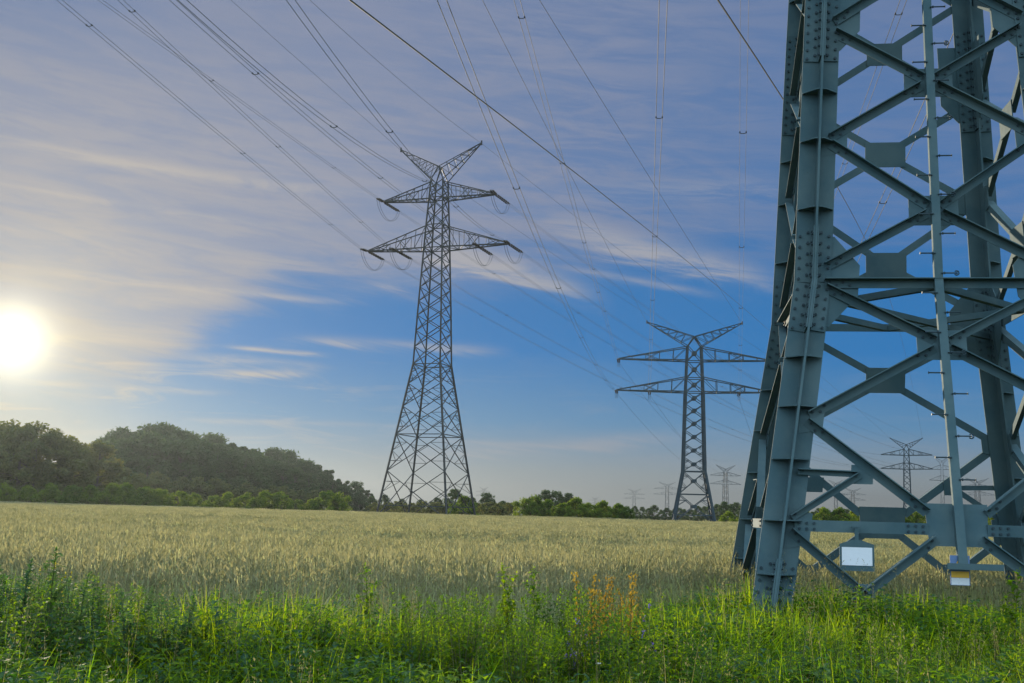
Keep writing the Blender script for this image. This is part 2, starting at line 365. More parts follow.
XC = [(7.385, 8.13, 6.62), (5.61, 6.53, 4.85), (3.81, 4.57, 2.88)]     # crossing, upper ends, lower ends
def tower_face(key):
    L, R, n = FACES[key]
    def P(u, z, out=0.0):
        a, b = corner(*L, z), corner(*R, z); return a.lerp(b, (u + 1) / 2) + n * out
    def inset(u, z, du):                                              # stop at the leg flange
        w = (corner(*R, z) - corner(*L, z)).length; return P(u - math.copysign(2 * du / w, u), z)
    across = (corner(*R, 3) - corner(*L, 3)).normalized()
    OUT = TH_ / 2 + .004
    def brace(a, b, w=.112, name='diagonal_brace', o=OUT, bolts=3, t=.013):
        m_ = MB(); a = a + n * o; b = b + n * o; m_.angle(a, b, w, t, n, V((0, 0, 1)))
        d = (b - a).normalized(); e = n.cross(d); e = e if e.z > 0 else -e; w_ = []
        for i in range(bolts):
            for end, sg in ((a, 1), (b, -1)):
                q = end + d * sg * (.06 + i * .085) + n * t + e * (-.022 if i % 2 else .018)
                m_.bolt(q, n, .017, .018, 1)
        m_.build(name, [M_PAINT, M_BOLT], TOWER)
    def gusset(zc, w, h, u=0.0, name='gusset_plate', pts=None):
        m_ = MB(); p = P(u, zc, OUT - .014); up = (P(u, zc + .1) - P(u, zc - .1)).normalized()
        if pts is None: pts = [(-w / 2, -h / 2), (w / 2, -h / 2), (w / 2, h / 2), (-w / 2, h / 2)]
        q = [p + across * x + up * y for x, y in pts]
        if (q[1] - q[0]).cross(q[2] - q[1]).dot(n) < 0: q.reverse()
        m_.plate(q, n, .0135); m_.build(name, M_PAINT, TOWER)
    for zc, zu, zl in XC:
        c = P(0, zc); w = .62 if zc > 3.9 else .60
        gusset(zc, w, .40)
        for sg in (-1, 1):
            for z in (zu, zl):
                a = inset(sg, z, .16); d = (a - c).normalized(); brace(c + d * .10, a)
    for zc, hgt in ((9.02, .75), (10.55, .75), (11.98, .68)):          # above the picture: braces in one piece
        gusset(zc, .55, .36)
        brace(inset(-1, zc + hgt, .16), inset(1, zc - hgt * .98, .16), o=OUT)
        brace(inset(-1, zc - hgt * .98, .16), inset(1, zc + hgt, .16), o=OUT + .016)
    # foot: half panel, big middle gusset, spreading struts
    gusset(1.60, 0, 0, pts=[(-.36, .24), (.36, .24), (.33, -.27), (-.33, -.27)])
    for sg in (-1, 1):
        brace(P(sg * .17, 1.72), inset(sg, 2.80, .13), w=.115)
        mid = P(sg * .52, .76)
        brace(P(sg * .12, 1.42), mid + (mid - P(sg * .12, 1.42)) * .9, w=.115, bolts=2)
        brace(inset(sg, 1.46, .10), mid - across * 0 + (mid - inset(sg, 1.46, .10)) * .02, w=.105, bolts=2)
        gusset(.80, .26, .16, u=sg * .52)
        s = P(sg * .57, 2.16); brace(inset(sg, 2.18, .10), s, w=.075, name='secondary_strut', bolts=1, o=OUT + .03)
        brace(inset(sg, 1.62, .10), s + across * sg * -.02, w=.085, name='secondary_strut', bolts=1, o=OUT + .016)
        gusset(2.16, .26, .24, u=sg * .55, name='small_gusset')
        hs = MB(); ha, hb = P(sg * .165, 1.53, OUT + .008), inset(sg, 1.53, .14) + n * (OUT + .008); hs.bar(ha, hb, .014, .135, up=V((0, 0, 1)))
        hs.bar(ha - n * .045 + V((0, 0, .063)), hb - n * .045 + V((0, 0, .063)), .076, .012, up=V((0, 0, 1))); hd = (hb - ha).normalized()
        for q_ in range(3):
            for zz_ in (-.034, .034): hs.bolt(ha + hd * (.06 + q_ * .085) + n * .007 + V((0, 0, zz_)), n, .017, .018, 1); hs.bolt(hb - hd * (.06 + q_ * .085) + n * .007 + V((0, 0, zz_)), n, .017, .018, 1)
        hs.build('horizontal_strut', [M_PAINT, M_BOLT], TOWER)
        # plates where the braces meet the legs
        def at_leg(z, prof):
            w = (corner(*R, z) - corner(*L, z)).length
            gusset(z, 0, 0, u=sg, name='leg_gusset', pts=[(-sg * x, y) for x, y in prof])
        at_leg(8.38, [(.05, -.62), (ARM + .02, -.50), (.50, -.22), (.50, .72), (.05, .72)])
        at_leg(6.57, [(.05, -.20), (.38, -.14), (.38, .20), (.05, .24)])
        at_leg(4.66, [(.05, -.64), (ARM, -.62), (.58, -.20), (.58, .22), (ARM, .62), (.05, .62)])
        at_leg(2.84, [(.05, -.20), (.34, -.13), (.34, .14), (.05, .20)])
        at_leg(1.50, [(.05, -.26), (.34, -.20), (.34, .18), (.05, .26)])
    brace(inset(-1, 4.625, .15), inset(1, 4.625, .15), w=.12, name='horizontal_strut', bolts=4, o=OUT + .018)
for k in FACES: tower_face(k)
def diaphragm(z):
    a, b = half(z); mids = [V((0, -b + .03, z)), V((a - .03, 0, z)), V((0, b - .03, z)), V((-a + .03, 0, z))]
    for i in range(4):
        m_ = MB(); m_.angle(mids[i], mids[(i + 1) % 4], .09, .011, V((0, 0, 1)), V((0, -1, 0))); m_.build('diaphragm_strut', M_PAINT, TOWER)
    m_ = MB(); m_.angle(V((-a + .05, -b + .05, z - .12)), V((a - .05, b - .05, z - .12)), .08, .011, V((0, 0, 1)), V((0, -1, 0))); m_.build('diaphragm_strut', M_PAINT, TOWER)
diaphragm(4.56)
def climbing_rail():
    def Q(z, x=0, y=0): return V((x + .0, -half(z)[1] - .15 + y, z))
    b = MB()
    for za, zb in ((1.12, ZK), (ZK, 12.9)):
        b.bar(Q(za), Q(zb), .105, .012, up=V((0, 1, 0)))
        b.bar(Q(za, -.0465, .041), Q(zb, -.0465, .041), .012, .07, up=V((0, 1, 0)))
    for z in (1.75, 3.25, 5.15, 6.9, 8.6, 10.4): b.bar(Q(z, 0, .008), Q(z, 0, .008) + V((0, .15, 0)), .05, .05)
    rail = b.build('climbing_rail', M_PAINT, TOWER)
    k = 0; z = 2.12
    while z < 12.8:
        m_ = MB(); sg = -1 if k % 2 else 1; p = Q(z, sg * .03, -.016)
        e = p + V((sg * .185, 0, 0)); m_.tube([p, e], .0095, 6); m_.tube([e, e + V((sg * .008, 0, 0))], .017, 6); m_.tube([Q(z, sg * .06, -.016), Q(z, sg * .075, -.016)], .018, 6)
        if k % 4 == 2:
            m_.tube([e + V((.028 * math.cos(t) * sg, 0, .028 * math.sin(t) + .0)) for t in [i * .5 - 2.6 for i in range(11)]], .009, 6)
        m_.build('step_bolt', M_BOLT, rail); k += 1; z += .262
    b = MB(); p = Q(1.12)                                              # foot bracket of the rail
    b.bar(p + V((-.20, -.03, -.03)), p + V((.42, -.03, -.03)), .13, .014)
    b.bar(p + V((-.20, -.09, 0)), p + V((.42, -.09, 0)), .014, .07)
    b.bar(p + V((.36, -.02, -.005)), p + V((.36, .17, -.005)), .05, .03); b.bar(p + V((-.16, -.02, -.005)), p + V((-.16, .17, -.005)), .05, .03)
    b.build('foot_bracket', M_PAINT, rail)
climbing_rail()

def tower_world(x, y, z):
    c, s = math.cos(-TH), math.sin(-TH); return V((TX + c * x - s * y, TY + s * x + c * y, z))
def signs():
    # panel hanging from the lower cross strut
    b_ = half(1.25)[1]
    lx = -1.17
    r = empty('hanging_sign', tower_world(lx, -b_ - .06, 1.02), -TH + .05)
    tag(r, 'blank white sign panel in a dark frame hanging below the tower cross strut', 'sign')
    b = MB(); w, h = .40, .31
    b.plate([(-w / 2, 0, 0), (w / 2, 0, 0), (w / 2, 0, h), (.05, 0, h + .05), (-.05, 0, h + .05), (-w / 2, 0, h)], (0, 1, 0), .016)
    b.build('frame', M_PAINT, r)
    b = MB(); b.plate([(-.175, -.005, .065), (.175, -.005, .065), (.175, -.005, .275), (-.175, -.005, .275)], (0, 1, 0), .004); b.build('panel', M_WHITE, r)
    b = MB(); b.bar((0, .012, h + .03), (0, .012, h + .20), .045, .012, up=V((0, 1, 0))); b.bar((-.05, .03, h + .2), (.05, .03, h + .2), .06, .012); b.build('hanger', M_PAINT, r)
    # warning plate below the middle gusset
    r = empty('warning_sign', tower_world(.0 - .03, -half(1.1)[1] - .10, .90), -TH + .02)
    tag(r, 'small blue, yellow and white warning plate behind the foot of the climbing rail', 'sign')
    b = MB(); b.plate([(-.11, 0, 0), (.11, 0, 0), (.11, 0, .34), (-.11, 0, .34)], (0, 1, 0), .006); b.build('plate', M_BLUE, r)
    b = MB(); b.plate([(-.10, -.004, .005), (.10, -.004, .005), (.10, -.004, .085), (-.10, -.004, .085)], (0, 1, 0), .003); b.build('white_band', M_WHITE, r)
    b = MB(); b.plate([(-.10, -.004, .088), (.10, -.004, .088), (.10, -.004, .16), (-.10, -.004, .16)], (0, 1, 0), .003); b.build('yellow_band', M_YELLOW, r)
    b = MB(); b.plate([(-.07, -.004, .20), (.07, -.004, .20), (0, -.004, .32)], (0, 1, 0), .003, 0)
    b.plate([(-.004, -.008, .215), (.018, -.008, .25), (.002, -.008, .255), (.012, -.008, .29), (-.014, -.008, .25), (.003, -.008, .246)], (0, 1, 0), .003, 1)
    b.build('warning_triangle', [M_YELLOW, M_BLACK], r)
signs()

# ------------------------------------------------------------------ whole pylons further off
def pylon(spec, name='lattice_pylon', material=None, lod=2):
    """spec: prof [(z, half width)], panels [z...], arms [(z, ztop, half span)], peak (z, tip z, half span)"""
    root = empty(name); prof = spec['prof']; lw, bw = spec['leg'], spec['brace']
    def hw(z): return float(np.interp(z, [p[0] for p in prof], [p[1] for p in prof]))
    def C(sx, sy, z): a = hw(z); return V((sx * a, sy * a, z))
    merged = MB()
    def part(nm, b, mm=None):
        if lod: return b.build(nm, mm or material, root)
        merged.add(b.v, b.f)
    top = prof[-1][0]
    for sx in (-1, 1):
        for sy in (-1, 1):
            b = MB()
            for (z0, _), (z1, _) in zip(prof, prof[1:]): b.bar(C(sx, sy, z0), C(sx, sy, z1), lw * (1 if z0 < 20 else .8), lw * (1 if z0 < 20 else .8))
            part('corner_leg', b)
    cs = [(-1, -1), (1, -1), (1, 1), (-1, 1)]
    pz = spec['panels']
    for i in range(4):
        A, B_ = cs[i], cs[(i + 1) % 4]
        nrm = V((A[0] + B_[0], A[1] + B_[1], 0)).normalized()
        for z0, z1 in zip(pz, pz[1:]):
            b = MB()
            b.bar(C(*A, z0), C(*B_, z1), bw, bw); b.bar(C(*B_, z0) + nrm * .01, C(*A, z1) + nrm * .01, bw, bw)
            if z0 in spec['belts']: b.bar(C(*A, z0), C(*B_, z0), bw * 1.15, bw * 1.15)
            wide = hw(z0) > 2.6
            if wide:                                                   # redundant members in the wide foot
                t = hw(z0) / (hw(z0) + hw(z1)); zc = z0 + (z1 - z0) * t
                for P_, Q_ in ((A, B_), (B_, A)):
                    m1 = C(*P_, z0).lerp(C(*Q_, z1), t * .5); m2 = C(*P_, z1).lerp(C(*Q_, z0), (1 - t) * .5)
                    b.bar(C(*P_, m1.z), m1, bw * .6, bw * .6); b.bar(C(*P_, m2.z), m2, bw * .6, bw * .6)
                    b.bar(C(*P_, zc), m1, bw * .6, bw * .6); b.bar(C(*P_, zc), m2, bw * .6, bw * .6)
                if z0 == pz[0]: b.bar(C(*A, z0 + (z1 - z0) * .27), C(*B_, z0 + (z1 - z0) * .27), bw, bw)
            if spec.get('gusset'):
                t = hw(z0) / (hw(z0) + hw(z1)); g = spec['gusset']; c = C(*A, z0).lerp(C(*B_, z1), t)
                b.bar(c - V((0, 0, g / 2)), c + V((0, 0, g / 2)), *( (g * 1.5, .1) if abs(nrm.y) > .5 else (.1, g * 1.5) ), up=V((0, 1, 0)))
            part('cross_brace', b)
    tips = {}
    for ai, (z, zt, span) in enumerate(spec['arms']):
        for sg in (-1, 1):
            b = MB(); a = hw(z); at_ = hw(zt); tip = V((sg * span, 0, z + .25)); cw = bw * 1.25
            n = spec.get('armdiv', 6)
            bot = [[V((sg * a, sy * a, z)).lerp(tip + V((0, sy * .25, 0)), k / n) for k in range(n + 1)] for sy in (-1, 1)]
            up_ = [[V((sg * at_, sy * at_, zt)).lerp(tip + V((0, sy * .18, .12)), k / n) for k in range(n + 1)] for sy in (-1, 1)]
            for sidx in (0, 1):
                b.bar(bot[sidx][0], bot[sidx][-1], cw * 1.3, cw * 1.3); b.bar(up_[sidx][0], up_[sidx][-1], cw, cw)
                for k in range(1, n):
                    b.bar(bot[sidx][k], up_[sidx][k], bw * .7, bw * .7)
                    b.bar(bot[sidx][k], up_[sidx][k - 1 if k % 2 else k + 1 if k + 1 < n else k], bw * .7, bw * .7)
            for k in range(n + 1): b.bar(bot[0][k], bot[1][k], bw * .8, bw * .8)
            for k in range(n): b.bar(bot[k % 2][k], bot[(k + 1) % 2][k + 1], bw * .8, bw * .8)
            part('cross_arm', b)
            tips[(ai, sg, 'tip')] = tip
            tips[(ai, sg, 'mid')] = V((sg * (a + (span - a) * .52), 0, z + .1))
    z, zt, span = spec['peak']
    for sg in (-1, 1):
        b = MB(); a = hw(z); tip = V((sg * span, 0, zt)); n = 6
        for sy in (-1, 1):
            lo = [V((sg * a, sy * a, z)).lerp(tip, k / n) for k in range(n + 1)]
            hi = [V((sg * a * .1, sy * a * .5, z + (zt - z) * .42)).lerp(tip + V((0, 0, .15)), k / n) for k in range(n + 1)]
            b.bar(lo[0], lo[-1], bw * 1.05, bw * 1.05); b.bar(hi[0], hi[-1], bw * .9, bw * .9)
            for k in range(n): b.bar(lo[k], hi[k], bw * .6, bw * .6); b.bar(hi[k], lo[k + 1], bw * .6, bw * .6)
            b.bar(V((sg * a, sy * a, z)), hi[0], bw, bw); b.bar(V((-sg * a, sy * a, z)), hi[0], bw, bw)
        for k in range(1, n): b.bar(V((sg * a, -a, z)).lerp(tip, k / n), V((sg * a, a, z)).lerp(tip, k / n), bw * .6, bw * .6)
        b.bar(tip - V((0, 0, .3)), tip + V((0, 0, .5)), bw * 1.8, bw * 1.8, up=V((1, 0, 0)))
        part('earth_wire_peak', b); tips[('peak', sg)] = tip
    if not lod: merged.build('pylon_lattice', material, root)
    return root, tips

def insulators(root, tips, keys, d_in, d_out, L=4.4, r=.17, loop=2.7):
    """tension strings in line with the wires on both sides of an arm, with a slack jumper loop below"""
    ends = {}
    for k in keys:
        p = tips[k]; e = []
        for d in (d_in, d_out):
            b = MB(); q = p + V(d).normalized() * L + V((0, 0, -.55)); dv = (q - p); sd = dv.cross(V((0, 0, 1))).normalized() * .22
            for sg in (-1, 1):
                pts = [p + dv * t + sd * sg for t in np.linspace(.08, .95, 13)]
                b.tube(pts, [r if i % 2 else r * .45 for i in range(13)], 6)
            b.bar(p + dv * .04 - sd * 1.2, p + dv * .04 + sd * 1.2, .07, .07); b.bar(q - sd * 1.3, q + sd * 1.3, .08, .08); b.bar(p, p + dv * .09, .08, .08)
            b.build('insulator_string', M_INS, root); e.append(q)
        if loop:
            b = MB(); sd = V(d_in).cross(V((0, 0, 1))).normalized() * .2
            for sg in (-1, 1):
                b.tube([e[0].lerp(e[1], t) + V((0, 0, -loop * (1 - (2 * t - 1) ** 2) ** .7)) + sd * sg for t in np.linspace(0, 1, 13)], .032, 5)
            b.build('jumper_cable', M_EARTH, root)
        ends[k] = e
    return ends

D_A = 190.0; zA = lambda y: (509 - y) / F * D_A + 1.6
SPEC_A = dict(prof=[(-.5, 6.25), (25.3, 2.42), (34.5, 2.10), (45.1, 1.66), (49.1, 1.50), (53.9, 1.25), (57.0, 1.10)],
              panels=[.0, 7.6, 13.6, 18.2, 22.0, 25.3, 28.2, 30.9, 33.5, 35.9, 38.3, 40.6, 42.9, 45.1, 47.1, 49.1, 51.6, 53.9, 55.5, 57.0],
              belts=(13.6, 25.3, 45.1, 49.1, 53.9), arms=[(45.1, 48.9, 12.9), (53.7, 56.6, 10.3)], peak=(57.0, 63.0, 7.5), leg=.27, brace=.115)
PA, tA = pylon(SPEC_A, material=M_GALV)
PA.location = at(427, 509, D_A); PA.location.z = 0; RZ_A = -math.radians(20); PA.rotation_euler.z = RZ_A
tag(PA, 'tallest whole dark lattice pylon, with raised V horns, beyond the wheat left of centre', 'pylon')
D_B = 296.0
SPEC_B = dict(prof=[(-.5, 5.2), (13.0, 2.75), (33.4, 2.25), (37.0, 2.1), (41.4, 1.95), (45.4, 1.75)],
              panels=[.0, 7.2, 13.0, 16.6, 20.1, 23.5, 26.9, 30.2, 33.4, 37.0, 41.4, 45.4],
              belts=(7.2, 13.0, 33.4, 37.0, 41.4), arms=[(33.4, 37.2, 20.0), (41.6, 45.2, 19.6)], peak=(45.4, 51.6, 12.3), leg=.55, brace=.18, gusset=.8, armdiv=5)
PB, tB = pylon(SPEC_B, name='lattice_pylon', material=M_PYB)
PB.location = at(693.5, 516, D_B); PB.location.z = 0; RZ_B = -math.radians(6); PB.rotation_euler.z = RZ_B
tag(PB, 'second whole pylon, blue grey, with two long level cross arms, left of the near tower', 'pylon')
D_C = 520.0
SPEC_C = dict(SPEC_B); SPEC_C.update(leg=.65, brace=.28, gusset=None)
PC, tC = pylon(SPEC_C, material=M_PYB)
PC.scale = (.56, .56, .76); PC.location = at(908, 522, D_C); PC.location.z = 0; RZ_C = -math.radians(18); PC.rotation_euler.z = RZ_C
tag(PC, 'third pylon in distance, seen through the near tower above the green hedge', 'pylon')
# far pylons: a few pixels wide, one mesh each
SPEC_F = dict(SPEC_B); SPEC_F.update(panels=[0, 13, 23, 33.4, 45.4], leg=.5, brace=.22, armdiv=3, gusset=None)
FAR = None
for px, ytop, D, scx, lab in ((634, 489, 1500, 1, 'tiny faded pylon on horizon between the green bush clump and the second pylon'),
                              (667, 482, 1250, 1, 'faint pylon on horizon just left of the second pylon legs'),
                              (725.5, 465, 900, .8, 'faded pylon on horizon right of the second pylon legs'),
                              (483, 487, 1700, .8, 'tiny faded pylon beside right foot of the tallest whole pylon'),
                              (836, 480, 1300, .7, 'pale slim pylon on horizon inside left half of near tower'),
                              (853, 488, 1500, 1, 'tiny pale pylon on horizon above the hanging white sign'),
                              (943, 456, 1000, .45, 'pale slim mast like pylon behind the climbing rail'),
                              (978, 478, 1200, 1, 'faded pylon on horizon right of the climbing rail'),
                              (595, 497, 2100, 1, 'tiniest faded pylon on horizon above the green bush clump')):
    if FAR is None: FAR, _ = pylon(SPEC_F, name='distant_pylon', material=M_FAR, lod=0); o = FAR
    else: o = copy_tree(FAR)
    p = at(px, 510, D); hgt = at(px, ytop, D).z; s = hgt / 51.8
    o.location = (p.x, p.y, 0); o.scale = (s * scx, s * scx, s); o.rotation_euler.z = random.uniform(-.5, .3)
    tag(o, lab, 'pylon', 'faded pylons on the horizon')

# ------------------------------------------------------------------ wires
def world_of(root, p):
    return Matrix.LocRotScale(root.location, root.rotation_euler, root.scale) @ p
HEAD = math.radians(188)                                               # heading of both lines back over the camera
def run(E, psi, sag, L, ymin=-70, n=64):
    c = 4 * sag / L ** 2; pts = []
    for i in range(n + 1):
        s = L * i / n; p = V((E.x + math.sin(psi) * s, E.y + math.cos(psi) * s, E.z - c * s * (L - s)))
        if p.y < ymin: break
        pts.append(p)
    return pts
def span(A, B, sag, n=40):
    return [A.lerp(B, i / n) - V((0, 0, 4 * sag * (i / n) * (1 - i / n))) for i in range(n + 1)]
def bundle(pts, label, group, gap=.48, r=.021, spacers=38, material=None):
    root = empty('conductor_bundle', pts[0]); tag(root, label, 'power line', group); o = pts[0]
    d = (pts[-1] - pts[0]); sd = V((d.y, -d.x, 0)).normalized() * gap / 2
    for sg in (-1, 1):
        b = MB(); b.tube([p - o + sd * sg for p in pts], r, 5); b.build('wire', material or M_WIRE, root)
    acc = spacers * .45; k = 0
    for p, q in zip(pts, pts[1:]):
        acc += (q - p).length
        if acc > spacers:
            acc = 0; m_ = p.lerp(q, .5) - o; b = MB()
            b.tube([m_ - sd * 1.15, m_ - sd * .6 - V((0, 0, .10)), m_ + sd * .6 - V((0, 0, .10)), m_ + sd * 1.15], .035, 5)
            for sg in (-1, 1): b.bar(m_ + sd * sg - d.normalized() * .12, m_ + sd * sg + d.normalized() * .12, .09, .10)
            b.build('spacer', M_EARTH, root)
def single(pts, label, group, r=.022, name='earth_wire', material=None):
    b = MB(); o = pts[0]; b.tube([p - o for p in pts], r, 5); w = b.build(name, material or M_EARTH); w.location = o
    tag(w, label, 'power line', group)
din_A = Matrix.Rotation(-RZ_A, 3, 'Z') @ V((math.sin(HEAD), math.cos(HEAD), 0))
KEYS = [(ai, sg, w) for ai in (0, 1) for sg in (-1, 1) for w in ('tip', 'mid') if not (ai == 1 and w == 'mid')]
posC = PC.location; dA = (posC - PA.location); dA.z = 0; dA.normalize()
eA = insulators(PA, tA, KEYS, din_A, Matrix.Rotation(-RZ_A, 3, 'Z') @ dA)
nm = {(0, -1, 'tip'): 'left end of the lower arm', (0, -1, 'mid'): 'left middle of the lower arm', (0, 1, 'mid'): 'right middle of the lower arm',
      (0, 1, 'tip'): 'right end of the lower arm', (1, -1, 'tip'): 'left end of the upper arm', (1, 1, 'tip'): 'right end of the upper arm'}
fitA = {(0, -1, 'tip'): (3, 187), (0, -1, 'mid'): (2, 187.5), (1, -1, 'tip'): (2, 194), (1, 1, 'tip'): (28, 186.25), (0, 1, 'mid'): (11, 188.75), (0, 1, 'tip'): (18, 185)}
for k in KEYS:
    sag, psi = fitA[k]
    bundle(run(world_of(PA, eA[k][0]), math.radians(psi), sag, 350), 'twin wires rising skyward from ' + nm[k] + ' of tallest pylon', 'overhead wires coming to the tallest whole pylon')
    kc = k if k in tC else k
    bundle(span(world_of(PA, eA[k][1]), world_of(PC, tC[kc]), 9), 'twin wires leaving rightward from ' + nm[k] + ' of tallest pylon', 'overhead wires leaving the tallest whole pylon', spacers=60)
for sg, sag, psi, side in ((-1, 1, 194.4, 'left'), (1, 14, 192, 'right')):
    single(run(world_of(PA, tA[('peak', sg)]), math.radians(psi), sag, 350), 'single earth wire rising from the ' + side + ' horn of the tallest whole pylon', 'earth wires coming to the tallest whole pylon')
    single(span(world_of(PA, tA[('peak', sg)]), world_of(PC, tC[('peak', sg)]), 6), 'single earth wire running down right from the ' + side + ' horn of the tallest whole pylon', 'earth wires leaving the tallest whole pylon')
din_B = Matrix.Rotation(-RZ_B, 3, 'Z') @ V((math.sin(HEAD), math.cos(HEAD), 0))
eB = insulators(PB, tB, KEYS, din_B, -din_B, L=3.0, r=.17, loop=1.6)
fitB = {(0, -1, 'tip'): (7, 187.4), (1, -1, 'tip'): (1, 187.5), (0, -1, 'mid'): (1, 186.75), (1, 1, 'tip'): (1, 190.25), (0, 1, 'tip'): (8, 190.75), (0, 1, 'mid'): (2, 191.25)}
for k in KEYS:
    sag, psi = fitB[k]
    bundle(run(world_of(PB, eB[k][0]), math.radians(psi), sag, 350), 'twin wires passing overhead to ' + nm[k] + ' of second pylon', 'overhead wires coming to the second whole pylon', r=.013 if k == (0, 1, 'mid') else .024)
    e = world_of(PB, eB[k][1])
    single(span(e, e + V((110, 420, -4)), 9), 'thin wire leaving into distance from ' + nm[k] + ' of second pylon', 'wires leaving the second whole pylon', .03, 'conductor_wire')
for sg, sag, psi, side in ((-1, 1, 191.5, 'left'), (1, 1, 197, 'right')):
    single(run(world_of(PB, tB[('peak', sg)]), math.radians(psi), sag, 350), 'single earth wire passing overhead to the ' + side + ' horn of the second whole pylon', 'earth wires coming to the second whole pylon', r=.028)
# two cables of the line to the third pylon, passing close overhead
cq = [((350, 0), 24), ((570, 172), 60), ((765, 320), 190)]
for (q1, y1), (q2, y2), E_, lab in (((( 350, 0), 26), ((710, 280), 150), ('peak', -1), 'thickest dark single cable slanting across the sky behind the second pylon to the near tower'),
                                    (((718, 0), 30), ((866, 241), 120), ('peak', 1), 'thick dark cable that meets the left edge of the near tower top')):
    a, b_ = at(*q1, y1), at(*q2, y2); e = world_of(PC, tC[E_])
    t1 = (b_ - a).length; t2 = t1 + (e - b_).length; pts = []
    for i in range(-10, 61):
        t = i / 60 * t2
        def lag(va, vb, ve): return va * (t - t1) * (t - t2) / (t1 * t2) + vb * t * (t - t2) / (t1 * (t1 - t2)) + ve * t * (t - t1) / (t2 * (t2 - t1))
        pts.append(V((lag(a.x, b_.x, e.x), lag(a.y, b_.y, e.y), lag(a.z, b_.z, e.z))))
    single(pts, lab, 'thick cables close overhead', .026, 'overhead_cable')

# ------------------------------------------------------------------ trees and bushes
def crown(seed, H, Wd, base, nclump, nleaf, size, shape='oak'):
    r = np.random.default_rng(seed); C = []
    for i in range(nclump):
        for _ in range(40):
            t = r.uniform(0, 1); a = r.uniform(0, math.tau)
            env = {'oak': (math.sin(math.pi * min(1, .18 + t * .80))) ** .75, 'tall': (math.sin(math.pi * (.25 + t * .72))) ** .7,
                   'bush': math.sqrt(max(0, 1 - t ** 2.2)), 'cone': (1 - t) * .9 + .1}[shape]
            rr = Wd / 2 * env * (r.uniform(.25, 1) ** .5) * (1 + .18 * math.sin(3 * a + seed) * r.uniform(.3, 1))
            c = np.array([rr * math.cos(a), rr * math.sin(a), base + t * (H - base) * (1 - .10 * r.random())])
            if all(np.linalg.norm((c - q[0]) * [1, 1, 1.2]) > q[1] * .55 for q in C[-12:]): break
        C.append((c, r.uniform(.75, 1.35) * Wd * .115))
    pos = []; per = nleaf // nclump
    for c, rad in C:
        dv = r.normal(size=(per, 3)); dv /= np.linalg.norm(dv, axis=1)[:, None]
        pos.append(c + dv * rad * (r.uniform(.15, 1.15, (per, 1)) ** .6) * [1.1, 1.1, .8])
    pos = np.concatenate(pos); n = len(pos); pos[:, 2] = np.maximum(pos[:, 2], .15)
    return leaf_quads(r, pos, size), C
def leaf_quads(r, pos, size):
    n = len(pos); nrm = r.normal(size=(n, 3)) + [0, 0, .7]; nrm /= np.linalg.norm(nrm, axis=1)[:, None]
    t = np.cross(nrm, r.normal(size=(n, 3))); t /= np.linalg.norm(t, axis=1)[:, None]; b = np.cross(nrm, t)
    s = size * r.uniform(.6, 1.3, (n, 1))
    q = np.stack([pos - t * s, pos - b * s * .45 + nrm * s * .12, pos + t * s, pos + b * s * .45 + nrm * s * .12], 1)
    return q.reshape(-1, 3)
def quads_mesh(name, v, M):
    me = bpy.data.meshes.new(name); n = len(v) // 4
    me.vertices.add(n * 4); me.vertices.foreach_set('co', v.astype(np.float32).ravel())
    me.loops.add(n * 4); me.loops.foreach_set('vertex_index', np.arange(n * 4, dtype=np.int32))
    me.polygons.add(n); me.polygons.foreach_set('loop_start', np.arange(n, dtype=np.int32) * 4)
    me.materials.append(M); me.update(calc_edges=True); return me
def tree_proto(seed, H, Wd, base, M, shape='oak', nleaf=5200, size=.34, nclump=46):
    (v, C) = crown(seed, H, Wd, base, nclump, nleaf, size, shape)
    b = MB(); r = random.Random(seed); lean = V((r.uniform(-.3, .3), r.uniform(-.3, .3), 0)); R0 = H * .019 + .06
    if shape != 'bush':
        b.tube([(0, 0, -.2), (lean.x * .3, lean.y * .3, H * .25), (lean.x * .8, lean.y * .8, H * .55), (lean.x, lean.y, H * .88)], [R0, R0 * .8, R0 * .5, R0 * .12], 7)
        st = [(lean * t / .88).to_3d() * 1 + V((0, 0, H * t)) for t in (.3, .42, .55, .66)]
    else:
        st = [V((r.uniform(-.2, .2), r.uniform(-.2, .2), .0)) for _ in range(4)]
    for c, rad in C[::2 if shape != 'bush' else 3]:
        s = min(st, key=lambda p: (p - V(c)).length + (6 if p.z > c[2] else 0)); e = V(c); mid = s.lerp(e, .5) + V((0, 0, .08 * (e - s).length))
        b.tube([s, mid, e], [R0 * .34, R0 * .2, R0 * .06], 5)
    return quads_mesh('crown', v, M), b.mesh('trunk', M_BARK), H
def plant_tree(name, proto, px, D, htop=None, s=None, label='', group=None, cat='tree', parts=('crown', 'trunk'), dx=0.0):
    cm, tm, H = proto
    p = at(px, 505, D); s = s or (htop / H)
    o = empty(name, (p.x + dx, p.y, 0), random.uniform(0, math.tau)); o.scale = (s * random.uniform(.92, 1.12), s * random.uniform(.92, 1.12), s)
    put(parts[0], cm, o); put(parts[1], tm, o); tag(o, label, cat, group); return o
def top_h(px, py, D): return at(px, py, D).z
OAK = [tree_proto(s, 15, 12.5, .6, M_LEAF_DARK, 'oak', 6500, .40, 52) for s in (1, 2, 3)]
TALL = [tree_proto(s, 17, 9.0, 1.6, M_LEAF_DARK, 'tall', 5600, .42, 30) for s in (4, 5)]
EDGE = [tree_proto(s, 13, 9, 1.2, M_LEAF_MID, 'tall') for s in (6, 7)]
BUSH = [tree_proto(s, 4, 5.2, .15, M_LEAF_BUSH, 'bush', 3600, .17, 34) for s in (8, 9, 10)]
SHRUB = [tree_proto(s, 6, 6.5, .2, M_LEAF_MID, 'bush', 3600, .24, 34) for s in (12, 13)]
rr = random.Random(5)
